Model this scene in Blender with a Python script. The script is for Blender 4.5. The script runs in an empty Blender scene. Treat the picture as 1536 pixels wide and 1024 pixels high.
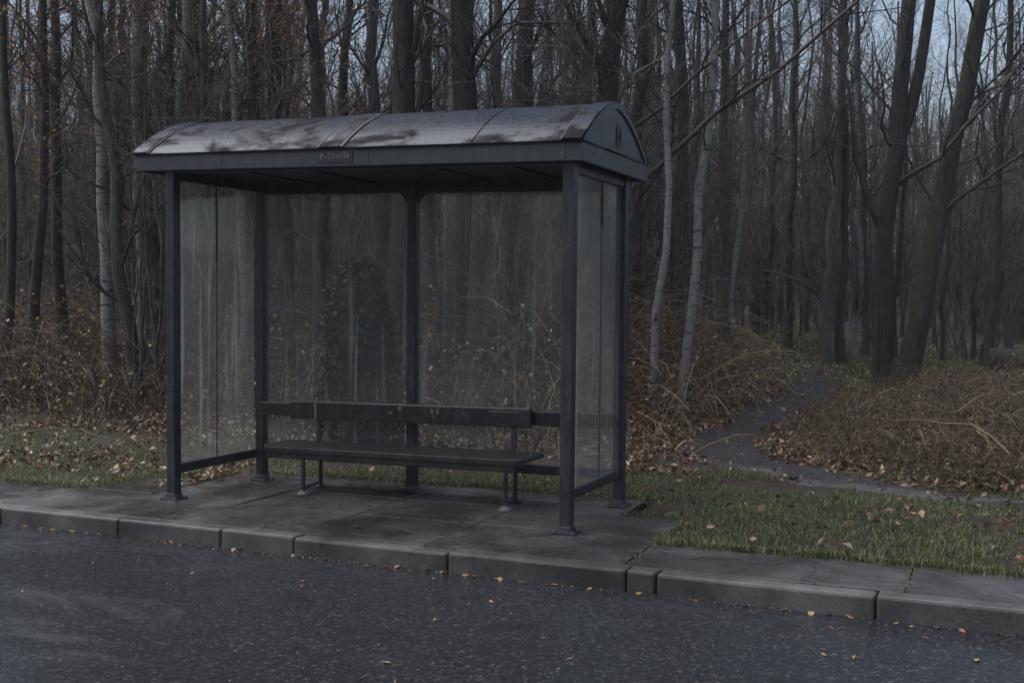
import bpy, math, random
import numpy as np
from mathutils import Matrix, Vector

# ------------------------------------------------------------------ basics
scene = bpy.context.scene
COL = scene.collection
RNG = np.random.default_rng(7)
rnd = random.Random(11)
R = math.radians

GX, RX, H = 0.0225, -0.024, 2.53          # slope of the lane, fall of the roof, post height
L, D = 3.294, 1.003                        # post spacing
CAM = np.array([5.8506, -6.2917, 1.5862])
FWD = np.array([-0.42511071, 0.90421365, -0.04097024])
RIGHT = np.array([0.90477128, 0.4257956, 0.00932941])
UP = np.array([-0.02588073, 0.03310266, 0.99911681])
FPX = 1588.46

def ss(a, b, x):
    t = np.clip((x - a) / (b - a), 0, 1)
    return t * t * (3 - 2 * t)

def vnoise(x, y, seed=0):
    x = np.asarray(x, float); y = np.asarray(y, float)
    xi = np.floor(x).astype(np.int64); yi = np.floor(y).astype(np.int64)
    fx = x - xi; fy = y - yi
    fx = fx * fx * (3 - 2 * fx); fy = fy * fy * (3 - 2 * fy)
    def h(a, b):
        n = (a * 374761393 + b * 668265263 + seed * 982451653) & 0xffffffff
        n = ((n ^ (n >> 13)) * 1274126177) & 0xffffffff
        return ((n ^ (n >> 16)) & 0xffff) / 65535.0
    return (h(xi, yi) * (1 - fx) + h(xi + 1, yi) * fx) * (1 - fy) + (h(xi, yi + 1) * (1 - fx) + h(xi + 1, yi + 1) * fx) * fy

def fbm(x, y, seed=0):
    return (vnoise(x, y, seed) + .5 * vnoise(2.1 * x, 2.1 * y, seed + 1) + .25 * vnoise(4.3 * x, 4.3 * y, seed + 2)) / 1.75

def G(x):
    return GX * 30 * np.tanh(np.asarray(x, float) / 30)

def ground_z(x, y):
    """Height of the wood floor and verge (beyond the pavement)."""
    x = np.asarray(x, float); y = np.asarray(y, float)
    z = G(x)
    away = ss(1.2, 4.0, y)
    z = z + away * .16 * (fbm(x * .55, y * .55, 3) - .45) + ss(.2, 1.2, y) * .05 * (fbm(x * 2.3, y * 2.3, 9) - .5)
    left = ss(2.2, -1.5, x - .12 * y)
    z = z + .55 * ss(2.6, 8, y) * left
    z = z + .9 * ss(9, 30, y) * ss(6, -10, x + .1 * y)
    z = z + 5.5 * ss(48, 105, np.hypot(x, y))* (y > -20)
    mound = np.exp(-(((x - 6.0) / 1.7) ** 2 + ((y - 5.2) / 2.3) ** 2))
    z = z + .22 * mound
    return z

def at(px, depth):
    """Ground point in the direction of photo column px, depth metres in front of the lens."""
    d = FWD + RIGHT * (px - 768) / FPX
    p = CAM + d * depth
    return float(p[0]), float(p[1])

# ------------------------------------------------------------------ mesh building
class MB:
    def __init__(s): s.v = []; s.q = []; s.t = []; s.n = 0; s.tint = []
    def add(s, v, q=None, t=None, tint=None):
        v = np.asarray(v, np.float32).reshape(-1, 3)
        s.v.append(v)
        if q is not None and len(q): s.q.append(np.asarray(q, np.int64).reshape(-1, 4) + s.n)
        if t is not None and len(t): s.t.append(np.asarray(t, np.int64).reshape(-1, 3) + s.n)
        s.tint.append(np.full(len(v), .5, np.float32) if tint is None else np.asarray(tint, np.float32).reshape(-1))
        s.n += len(v)
    def hexa(s, c):
        """eight corners: bottom ring then top ring"""
        s.add(c, [[3, 2, 1, 0], [4, 5, 6, 7], [0, 1, 5, 4], [1, 2, 6, 5], [2, 3, 7, 6], [3, 0, 4, 7]])
    def box(s, x0, x1, y0, y1, z0, z1, zf=None, zg=None):
        """axis box; zf / zg give a height offset along x for the bottom / top"""
        f = zf or (lambda x: 0); g = zg or zf or (lambda x: 0)
        s.hexa([(x0, y0, z0 + f(x0)), (x1, y0, z0 + f(x1)), (x1, y1, z0 + f(x1)), (x0, y1, z0 + f(x0)),
                (x0, y0, z1 + g(x0)), (x1, y0, z1 + g(x1)), (x1, y1, z1 + g(x1)), (x0, y1, z1 + g(x0))])
    def tubes(s, P, Rr, n=3, tint=None, cap=False):
        P = np.asarray(P, float); Rr = np.asarray(Rr, float)
        if P.ndim == 2: P = P[None]; Rr = Rr[None]
        T, K = P.shape[:2]
        t = np.gradient(P, axis=1); t /= np.linalg.norm(t, axis=2, keepdims=True) + 1e-9
        m = t.mean(1); ref = np.where(np.abs(m[:, 2:3]) > .75, np.array([[1., 0, 0]]), np.array([[0, 0, 1.]]))
        u = np.cross(t, ref[:, None, :]); u /= np.linalg.norm(u, axis=2, keepdims=True) + 1e-9
        w = np.cross(t, u)
        a = np.arange(n) * 2 * math.pi / n
        ring = u[:, :, None, :] * np.cos(a)[None, None, :, None] + w[:, :, None, :] * np.sin(a)[None, None, :, None]
        V = P[:, :, None, :] + ring * Rr[:, :, None, None]
        i = np.arange(n); j = (i + 1) % n
        k = np.arange(K - 1)
        q = np.stack([k[:, None] * n + i, k[:, None] * n + j, (k[:, None] + 1) * n + j, (k[:, None] + 1) * n + i], -1).reshape(-1, 4)
        Q = (q[None] + (np.arange(T) * K * n)[:, None, None]).reshape(-1, 4)
        tn = None
        if tint is not None: tn = np.repeat(np.asarray(tint), K * n)
        tr = None
        if cap and n > 3:
            tr = []
            for b in range(T):
                o = b * K * n
                for e in (o, o + (K - 1) * n):
                    for c in range(1, n - 1): tr.append((e, e + c, e + c + 1))
        s.add(V.reshape(-1, 3), Q, tr, tn)
    def leaves(s, pos, size, rng, flat=0.0, tint=None, aspect=.55):
        pos = np.asarray(pos, float); N = len(pos)
        size = np.broadcast_to(np.asarray(size, float), (N,))
        nrm = rng.normal(size=(N, 3)); nrm[:, 2] = np.abs(nrm[:, 2]) + flat; nrm /= np.linalg.norm(nrm, axis=1, keepdims=True)
        ax = rng.normal(size=(N, 3)); ax -= nrm * (ax * nrm).sum(1, keepdims=True); ax /= np.linalg.norm(ax, axis=1, keepdims=True) + 1e-9
        sd = np.cross(nrm, ax)
        l = size[:, None]; w = l * aspect * rng.uniform(.7, 1.2, (N, 1)); c = l * rng.uniform(-.05, .28, (N, 1))
        v = np.stack([pos - ax * l * .5, pos - sd * w * .5 + nrm * c, pos + ax * l * .5 + nrm * c * .3, pos + sd * w * .5 + nrm * c], 1)
        b = np.arange(N)[:, None] * 4
        t = np.concatenate([b + np.array([[0, 1, 2]]), b + np.array([[0, 2, 3]])])
        if tint is None: tint = rng.uniform(0, 1, N)
        s.add(v.reshape(-1, 3), None, t, np.repeat(tint, 4))
    def mesh(s, name, mat, smooth=False):
        v = np.concatenate(s.v).astype(np.float32)
        q = np.concatenate(s.q) if s.q else np.zeros((0, 4), np.int64)
        t = np.concatenate(s.t) if s.t else np.zeros((0, 3), np.int64)
        me = bpy.data.meshes.new(name)
        me.vertices.add(len(v)); me.vertices.foreach_set('co', v.ravel())
        nl = q.size + t.size
        me.loops.add(nl); me.loops.foreach_set('vertex_index', np.concatenate([q.ravel(), t.ravel()]).astype(np.int32))
        me.polygons.add(len(q) + len(t))
        st = np.concatenate([np.arange(len(q)) * 4, q.size + np.arange(len(t)) * 3]).astype(np.int32)
        me.polygons.foreach_set('loop_start', st)
        me.polygons.foreach_set('use_smooth', np.full(len(q) + len(t), bool(smooth)))
        at_ = me.attributes.new('tint', 'FLOAT', 'POINT'); at_.data.foreach_set('value', np.concatenate(s.tint))
        me.update(calc_edges=True); me.validate()
        me.materials.append(mat)
        return me
    def build(s, name, mat, parent=None, smooth=False, bevel=0):
        o = bpy.data.objects.new(name, s.mesh(name, mat, smooth)); COL.objects.link(o)
        if parent: o.parent = parent
        if bevel:
            b = o.modifiers.new('bevel', 'BEVEL'); b.width = bevel; b.segments = 2; b.limit_method = 'ANGLE'
        return o

def tag(o, label=None, cat=None, group=None, kind=None):
    if label: o['label'] = label
    if cat: o['category'] = cat
    if group: o['group'] = group
    if kind: o['kind'] = kind
    return o

def empty(name, loc, label, cat, group=None, rz=0):
    o = bpy.data.objects.new(name, None); COL.objects.link(o)
    o.location = loc; o.rotation_euler = (0, 0, rz); o.empty_display_size = .2
    return tag(o, label, cat, group)

def kids(o): return [c for c in COL.objects if c.parent == o]

def copy_thing(src_parts, name, loc, rz, sc, label, cat, group):
    """new Empty plus copies of each (part, [sub-parts])"""
    e = empty(name, loc, label, cat, group, rz); e.scale = (sc, sc, sc)
    for part, subs in src_parts:
        c = part.copy(); COL.objects.link(c); c.parent = e
        for sp in subs:
            d = sp.copy(); COL.objects.link(d); d.parent = c
    return e

# ------------------------------------------------------------------ materials
def M(name):
    m = bpy.data.materials.new(name); m.use_nodes = True
    nt = m.node_tree; nt.nodes.clear()
    return m, nt

class N:
    def __init__(s, name):
        s.m, s.nt = M(name); s.out = s('ShaderNodeOutputMaterial')
    def __call__(s, t, **kw):
        n = s.nt.nodes.new(t)
        for k, v in kw.items():
            if hasattr(n, k): setattr(n, k, v)
        return n
    def link(s, a, b): s.nt.links.new(a, b)
    def val(s, sock, v):
        if isinstance(v, bpy.types.NodeSocket): s.link(v, sock)
        else: sock.default_value = v
    def coord(s, scale=(1, 1, 1), kind='Object'):
        tc = s('ShaderNodeTexCoord'); mp = s('ShaderNodeMapping'); mp.inputs['Scale'].default_value = scale
        s.link(tc.outputs[kind], mp.inputs['Vector']); return mp.outputs['Vector']
    def pos(s, scale=(1, 1, 1)):
        g = s('ShaderNodeNewGeometry'); mp = s('ShaderNodeMapping'); mp.inputs['Scale'].default_value = scale
        s.link(g.outputs['Position'], mp.inputs['Vector']); return mp.outputs['Vector']
    def noise(s, vec, scale, detail=4, rough=.55, dist=0):
        n = s('ShaderNodeTexNoise'); s.link(vec, n.inputs['Vector'])
        n.inputs['Scale'].default_value = scale; n.inputs['Detail'].default_value = detail
        n.inputs['Roughness'].default_value = rough; n.inputs['Distortion'].default_value = dist
        return n.outputs['Fac']
    def ramp(s, fac, stops, interp='LINEAR'):
        r = s('ShaderNodeValToRGB'); r.color_ramp.interpolation = interp
        e = r.color_ramp.elements
        while len(e) < len(stops): e.new(.5)
        for el, (p, c) in zip(e, stops):
            el.position = p; el.color = (c, c, c, 1) if isinstance(c, (int, float)) else (*c, 1)
        s.link(fac, r.inputs['Fac']); return r.outputs['Color']
    def mix(s, f, a, b):
        n = s('ShaderNodeMix', data_type='RGBA'); s.val(n.inputs[0], f)
        for k, v in ((6, a), (7, b)): s.val(n.inputs[k], v if isinstance(v, bpy.types.NodeSocket) else (*v, 1))
        return n.outputs[2]
    def math(s, op, a, b=0.):
        n = s('ShaderNodeMath', operation=op); s.val(n.inputs[0], a); s.val(n.inputs[1], b); return n.outputs[0]
    def bump(s, h, strength=.3, dist=.01):
        b = s('ShaderNodeBump'); s.link(h, b.inputs['Height']); b.inputs['Strength'].default_value = strength
        b.inputs['Distance'].default_value = dist; return b.outputs['Normal']
    def bsdf(s, color, rough=.6, metal=0., spec=.5, normal=None, **kw):
        b = s('ShaderNodeBsdfPrincipled')
        s.val(b.inputs['Base Color'], color if isinstance(color, bpy.types.NodeSocket) else (*color, 1))
        s.val(b.inputs['Roughness'], rough); s.val(b.inputs['Metallic'], metal); s.val(b.inputs['Specular IOR Level'], spec)
        if normal is not None: s.link(normal, b.inputs['Normal'])
        for k, v in kw.items(): s.val(b.inputs[k.replace('_', ' ')], v)
        return b.outputs[0]
    def done(s, sh): s.link(sh, s.out.inputs['Surface']); return s.m
    def tint(s):
        a = s('ShaderNodeAttribute', attribute_name='tint'); return a.outputs['Fac']
    def objrand(s):
        return s('ShaderNodeObjectInfo').outputs['Random']

def mat_metal(name, col, rough, dirt=.35):
    n = N(name); p = n.pos()
    f = n.ramp(n.noise(p, 9, 6, .65), [(.42, 0.), (.72, 1.)])
    st = n.ramp(n.noise(n.pos((14, 14, 1.2)), 2.2, 5, .6), [(.45, 0.), (.75, 1.)])
    c = n.mix(n.math('MULTIPLY', f, dirt), col, (.075, .07, .06))
    c = n.mix(n.math('MULTIPLY', st, dirt * .7), c, (.11, .11, .105))
    r = n.math('ADD', n.math('MULTIPLY', n.noise(p, 24, 4), .3), rough - .15)
    return n.done(n.bsdf(c, r, 0, .5, n.bump(n.noise(p, 160, 3), .08, .002)))

def mat_roof():
    n = N('wet_roof_sheet'); p = n.pos()
    streak = n.noise(n.pos((.75, 1.15, 1.15)), 2.1, 9, .70, .5)
    brown = n.ramp(streak, [(.45, 0.), (.57, 1.)])
    fine = n.noise(p, 38, 6, .7)
    c = n.mix(n.ramp(fine, [(.35, 0.), (.7, 1.)]), (.010, .0125, .020), (.030, .036, .056))
    c = n.mix(n.math('MULTIPLY', brown, n.ramp(fine, [(.3, .5), (.6, .85)])), c, (.016, .0125, .010))
    wet = n.math('ADD', n.math('MULTIPLY', brown, .45), n.math('MULTIPLY', fine, .34))
    sp = n.math('SUBTRACT', .16, n.math('MULTIPLY', brown, .13))
    return n.done(n.bsdf(c, n.math('ADD', wet, .08), 0., sp, n.bump(n.noise(p, 60, 5), .12, .004)))

def mat_glass():
    """grimy wet shelter glass: a clear pane with a thin film of dirt and run marks"""
    n = N('grimy_glass'); p = n.pos()
    film = n.ramp(n.noise(p, 1.7, 6, .6), [(.3, .07), (.75, .17)])
    runs = n.ramp(n.noise(n.pos((10, 10, .35)), 1.6, 4, .6, .3), [(.56, 0.), (.70, .34)])
    spots = n.ramp(n.noise(p, 30, 2, .5), [(.70, 0.), (.75, .45)])
    a = n.math('ADD', n.math('ADD', film, runs), spots)
    d = n('ShaderNodeBsdfDiffuse'); d.inputs['Color'].default_value = (.42, .425, .42, 1)
    tl = n('ShaderNodeBsdfTranslucent'); tl.inputs['Color'].default_value = (.42, .42, .41, 1)
    dm = n('ShaderNodeMixShader'); dm.inputs[0].default_value = .45
    n.link(d.outputs[0], dm.inputs[1]); n.link(tl.outputs[0], dm.inputs[2])
    tr = n('ShaderNodeBsdfTransparent'); tr.inputs['Color'].default_value = (.96, .965, .96, 1)
    gl = n('ShaderNodeBsdfGlossy'); gl.inputs['Roughness'].default_value = .06; gl.inputs['Color'].default_value = (.9, .93, .95, 1)
    lw = n('ShaderNodeLayerWeight'); lw.inputs['Blend'].default_value = .5
    fr = n.math('ADD', n.math('MULTIPLY', n.math('POWER', lw.outputs['Facing'], 4.), .5), .03)
    m1 = n('ShaderNodeMixShader'); n.link(a, m1.inputs[0]); n.link(tr.outputs[0], m1.inputs[1]); n.link(dm.outputs[0], m1.inputs[2])
    m2 = n('ShaderNodeMixShader'); n.link(fr, m2.inputs[0]); n.link(m1.outputs[0], m2.inputs[1]); n.link(gl.outputs[0], m2.inputs[2])
    return n.done(m2.outputs[0])

def mat_plain(name, col, rough=.6, spec=.4):
    n = N(name); return n.done(n.bsdf(col, rough, 0, spec))

def mat_asphalt():
    n = N('wet_asphalt'); p = n.pos()
    agg = n.noise(p, 130, 5, .75)
    vor = n('ShaderNodeTexVoronoi'); n.link(p, vor.inputs['Vector']); vor.inputs['Scale'].default_value = 62
    big = n.noise(p, .9, 6, .62, .4)
    wet = n.ramp(n.noise(n.pos((1, 1.8, 1)), .75, 7, .66, .8), [(.28, 0.), (.50, 1.)])
    c = n.mix(n.ramp(agg, [(.4, 0.), (.72, 1.)]), (.008, .0085, .0105), (.040, .042, .050))
    cellc = n.ramp(vor.outputs['Color'], [(.30, 0.), (.62, .25), (.85, 1.)])
    grit = n.ramp(n.noise(p, 42, 6, .8), [(.46, 0.), (.62, 1.)])
    c = n.mix(n.ramp(big, [(.35, 0.), (.7, .6)]), c, (.016, .016, .0175))
    c = n.mix(n.math('MULTIPLY', n.math('MULTIPLY', cellc, grit), .8), c, (.125, .127, .135))
    c = n.mix(n.ramp(n.noise(p, 55, 4, .7), [(.36, .75), (.46, 0.)]), c, (.004, .004, .005))
    tar = n.ramp(n.noise(p, 2.3, 4, .6), [(.6, 0.), (.7, .6)])
    c = n.mix(tar, c, (.009, .009, .0095))
    r = n.math('ADD', n.math('MULTIPLY', wet, -.26), n.math('ADD', n.math('MULTIPLY', agg, .18), .34))
    h = n.math('ADD', n.math('MULTIPLY', vor.outputs['Distance'], .6), agg)
    b = n('ShaderNodeBump'); n.link(h, b.inputs['Height']); b.inputs['Distance'].default_value = .008
    n.link(n.math('SUBTRACT', .5, n.math('MULTIPLY', wet, .28)), b.inputs['Strength'])
    return n.done(n.bsdf(c, r, 0, .55, b.outputs['Normal']))

def mat_paving(name, c0, c1, moss=.4, wetlo=.2, cracked=.85):
    n = N(name); p = n.pos()
    f = n.noise(p, 3.2, 8, .66, .3); g = n.noise(p, 70, 5, .7)
    c = n.mix(n.ramp(f, [(.3, 0.), (.7, 1.)]), c0, c1)
    c = n.mix(n.ramp(g, [(.45, 0.), (.75, .5)]), c, tuple(x * 1.7 for x in c1))
    mo = n.ramp(n.noise(p, 2.1, 7, .7, .5), [(.55, 0.), (.72, 1.)])
    c = n.mix(n.math('MULTIPLY', mo, moss), c, (.022, .024, .014))
    st = n.ramp(n.noise(p, .8, 7, .7, .9), [(.45, 0.), (.62, .75)])
    c = n.mix(st, c, tuple(x * .45 for x in c0))
    vc = n('ShaderNodeTexVoronoi', feature='DISTANCE_TO_EDGE'); vc.inputs['Scale'].default_value = .9
    wob = n('ShaderNodeVectorMath', operation='ADD'); nz = n('ShaderNodeTexNoise'); nz.inputs['Scale'].default_value = 3.; n.link(p, nz.inputs['Vector'])
    n.link(p, wob.inputs[0]); n.link(nz.outputs['Color'], wob.inputs[1]); n.link(wob.outputs[0], vc.inputs['Vector'])
    crack = n.math('MULTIPLY', n.ramp(vc.outputs['Distance'], [(.004, 1.), (.010, 0.)]), n.ramp(n.noise(p, .7, 2), [(.5, 0.), (.56, cracked)]))
    c = n.mix(crack, c, (.008, .008, .007))
    wet = n.ramp(n.noise(p, 1.5, 6, .6, .4), [(.36, 0.), (.56, 1.)])
    r = n.math('ADD', n.math('MULTIPLY', wet, -(.62 - wetlo)), n.math('ADD', n.math('MULTIPLY', g, .15), .60))
    return n.done(n.bsdf(c, r, 0, .5, n.bump(n.math('ADD', g, f), .35, .006)))

def mat_ground():
    n = N('wood_floor_soil'); p = n.pos()
    f = n.noise(p, 1.3, 8, .68, .3); g = n.noise(p, 24, 6, .75)
    vor = n('ShaderNodeTexVoronoi'); n.link(p, vor.inputs['Vector']); vor.inputs['Scale'].default_value = 26
    lf = n.ramp(vor.outputs['Color'], [(.1, (.017, .011, .007)), (.45, (.04, .022, .013)), (.75, (.068, .036, .02)), (.97, (.11, .07, .04))])
    c = n.mix(n.ramp(g, [(.35, 0.), (.62, 1.)]), (.012, .009, .007), lf)
    gr = n.mix(g, (.016, .022, .009), (.04, .055, .02))
    c = n.mix(n.ramp(f, [(.50, 0.), (.62, .8)]), c, gr)
    return n.done(n.bsdf(c, .62, 0, .35, n.bump(n.math('ADD', g, vor.outputs['Distance']), .9, .03)))

def mat_mud():
    n = N('wet_mud'); p = n.pos()
    f = n.noise(p, 2.4, 8, .66, .4); g = n.noise(p, 34, 5, .7)
    c = n.mix(n.ramp(f, [(.35, 0.), (.7, 1.)]), (.014, .012, .012), (.034, .031, .033))
    c = n.mix(n.ramp(g, [(.58, 0.), (.7, .7)]), c, (.055, .032, .018))
    r = n.math('ADD', n.ramp(f, [(.35, .46), (.6, .20)]), n.math('MULTIPLY', g, .12))
    return n.done(n.bsdf(c, r, 0, .6, n.bump(n.math('ADD', n.math('MULTIPLY', f, 2.), g), .55, .03)))

def mat_tint(name, stops, rough=.55, spec=.35, trans=0.):
    n = N(name); c = n.ramp(n.tint(), stops)
    sh = n.bsdf(c, rough, 0, spec)
    if trans:
        t = n('ShaderNodeBsdfTranslucent'); n.link(c, t.inputs['Color'])
        m = n('ShaderNodeMixShader'); m.inputs[0].default_value = trans
        n.link(sh, m.inputs[1]); n.link(t.outputs[0], m.inputs[2]); sh = m.outputs[0]
    return n.done(sh)

def mat_bark(name, c0, c1, moss, mossamt):
    n = N(name)
    ridges = n.noise(n.coord((9, 9, 1.1)), 2.4, 7, .68, .6); blot = n.noise(n.coord((1.5, 1.5, .9)), 1.6, 6, .62)
    c = n.mix(n.ramp(ridges, [(.32, 0.), (.68, 1.)]), c0, c1)
    c = n.mix(n.math('MULTIPLY', n.ramp(blot, [(.46, 0.), (.62, 1.)]), mossamt), c, moss)
    pl = n.ramp(n.noise(n.coord((5, 5, 4)), 2.5, 5, .7), [(.62, 0.), (.70, .55)])
    c = n.mix(n.math('MULTIPLY', pl, .5), c, (.16, .165, .14))
    return n.done(n.bsdf(c, .75, 0, .25, n.bump(ridges, 1., .05)))

def mat_birch():
    n = N('birch_bark')
    band = n.noise(n.coord((2.2, 2.2, 15)), 1.6, 5, .62, .5)
    blot = n.noise(n.coord((2.6, 2.6, 1.5)), 2.1, 6, .66, .7)
    fine = n.noise(n.coord((12, 12, 9)), 3, 6, .7)
    c = n.mix(n.ramp(fine, [(.3, 0.), (.7, 1.)]), (.11, .11, .098), (.27, .273, .255))
    c = n.mix(n.ramp(band, [(.55, 0.), (.64, .9)]), c, (.03, .027, .022))
    c = n.mix(n.ramp(blot, [(.58, 0.), (.68, .85)]), c, (.04, .041, .03))
    return n.done(n.bsdf(c, .6, 0, .3, n.bump(n.math('ADD', band, blot), .4, .02)))

MAT = dict(
    frame=mat_metal('weathered_dark_paint', (.016, .019, .026), .36, .4),
    fascia=mat_metal('slate_blue_paint', (.030, .036, .044), .42, .35),
    roof=mat_roof(), glass=mat_glass(),
    ceiling=mat_metal('grubby_ceiling_sheet', (.035, .032, .027), .6, .4),
    seal=mat_plain('black_rubber', (.012, .012, .013), .55),
    wood=mat_metal('wet_dark_timber', (.013, .013, .014), .32, .4),
    steel=mat_metal('bare_steel', (.13, .135, .14), .35, .3),
    sticker=mat_plain('faded_cream', (.20, .16, .10), .6),
    plate=mat_plain('brown_plate', (.026, .027, .029), .5),
    letter=mat_plain('pale_lettering', (.15, .15, .135), .6),
    asphalt=mat_asphalt(),
    paving=mat_paving('wet_concrete_slab', (.032, .031, .029), (.078, .077, .075), .5, .08),
    kerb=mat_paving('kerb_concrete', (.046, .046, .044), (.112, .112, .108), .5, .24, 0.),
    joint=mat_plain('mossy_joint_soil', (.016, .018, .010), .8),
    ground=mat_ground(), mud=mat_mud(),
    grass=mat_tint('wet_grass', [(0, (.034, .045, .015)), (.5, (.092, .115, .040)), (.85, (.15, .165, .06)), (1, (.20, .17, .085))], .42, .45, .25),
    litter=mat_tint('fallen_leaf_litter', [(0, (.026, .015, .010)), (.4, (.085, .042, .022)), (.72, (.17, .088, .042)), (.92, (.28, .18, .09)), (1, (.38, .30, .19))], .4, .5, .1),
    kleaf=mat_tint('fallen_leaf', [(0, (.10, .045, .018)), (.5, (.22, .11, .042)), (1, (.36, .26, .11))], .45, .5, .1),
    bramble_stem=mat_tint('bramble_cane', [(0, (.025, .015, .010)), (.5, (.10, .062, .036)), (.85, (.19, .128, .075)), (1, (.33, .23, .13))], .55, .35),
    bramble_leaf=mat_tint('bramble_leaf', [(0, (.03, .016, .008)), (.35, (.13, .06, .025)), (.6, (.07, .075, .022)), (.85, (.15, .14, .034)), (1, (.30, .265, .075))], .4, .5, .25),
    bracken=mat_tint('dead_bracken', [(0, (.024, .015, .009)), (.5, (.092, .066, .042)), (.85, (.19, .140, .088)), (1, (.34, .25, .15))], .6, .3, .1),
    bark=mat_bark('dark_mossy_bark', (.018, .015, .012), (.075, .064, .052), (.040, .044, .020), .75),
    bark_grey=mat_bark('grey_bark', (.038, .035, .030), (.13, .12, .105), (.06, .064, .036), .6),
    birch=mat_birch(),
    twig=mat_tint('bare_twig', [(0, (.022, .016, .013)), (.6, (.075, .058, .046)), (1, (.22, .19, .145))], .6, .3),
    beech_leaf=mat_tint('clinging_orange_leaf', [(0, (.12, .042, .010)), (.5, (.30, .12, .024)), (1, (.52, .29, .06))], .5, .35, .35),
    ivy=mat_tint('ivy_leaf', [(0, (.010, .012, .006)), (.6, (.022, .026, .012)), (1, (.04, .044, .02))], .6, .2, .1),
)

# ------------------------------------------------------------------ trees
def wander(rng, base, top, K, amp):
    t = np.linspace(0, 1, K)[:, None]
    p = base + (top - base) * t
    w = np.cumsum(rng.normal(0, amp, (K, 3)), 0); w -= w[0]; w[:, 2] = 0
    w -= t * w[-1]
    return p + w

def branches(P, Rr, m, t0, t1, length, ang, up, rng, K=5, ratio=.5, rmin=.002, rmax=9, jit=.22, taper=.3, shrink=0.):
    """m children on every parent polyline"""
    T, KP = P.shape[:2]
    n = T * m; idx = np.repeat(np.arange(T), m)
    t = rng.uniform(t0, t1, n)
    s = t * (KP - 1); k = np.minimum(s.astype(int), KP - 2); f = (s - k)[:, None]
    p = P[idx, k] * (1 - f) + P[idx, k + 1] * f
    r = Rr[idx, k] * (1 - f[:, 0]) + Rr[idx, k + 1] * f[:, 0]
    tg = P[idx, k + 1] - P[idx, k]; tg /= np.linalg.norm(tg, axis=1, keepdims=True) + 1e-9
    a = rng.normal(size=(n, 3)); a -= tg * (a * tg).sum(1, keepdims=True); a /= np.linalg.norm(a, axis=1, keepdims=True) + 1e-9
    an = rng.uniform(ang[0], ang[1], n)[:, None]
    d = tg * np.cos(an) + a * np.sin(an)
    ln = rng.uniform(length[0], length[1], n) * (1 - shrink * t)
    out = [p]; dd = d
    for i in range(K - 1):
        dd = dd + rng.normal(0, jit, (n, 3)) + np.array([0, 0, up])
        dd /= np.linalg.norm(dd, axis=1, keepdims=True)
        out.append(out[-1] + dd * (ln / (K - 1))[:, None])
    Q = np.stack(out, 1)
    r0 = np.clip(r * ratio * rng.uniform(.7, 1.1, n), rmin, rmax)
    Rq = r0[:, None] * np.linspace(1, taper, K)[None]
    return Q, Rq

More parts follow.
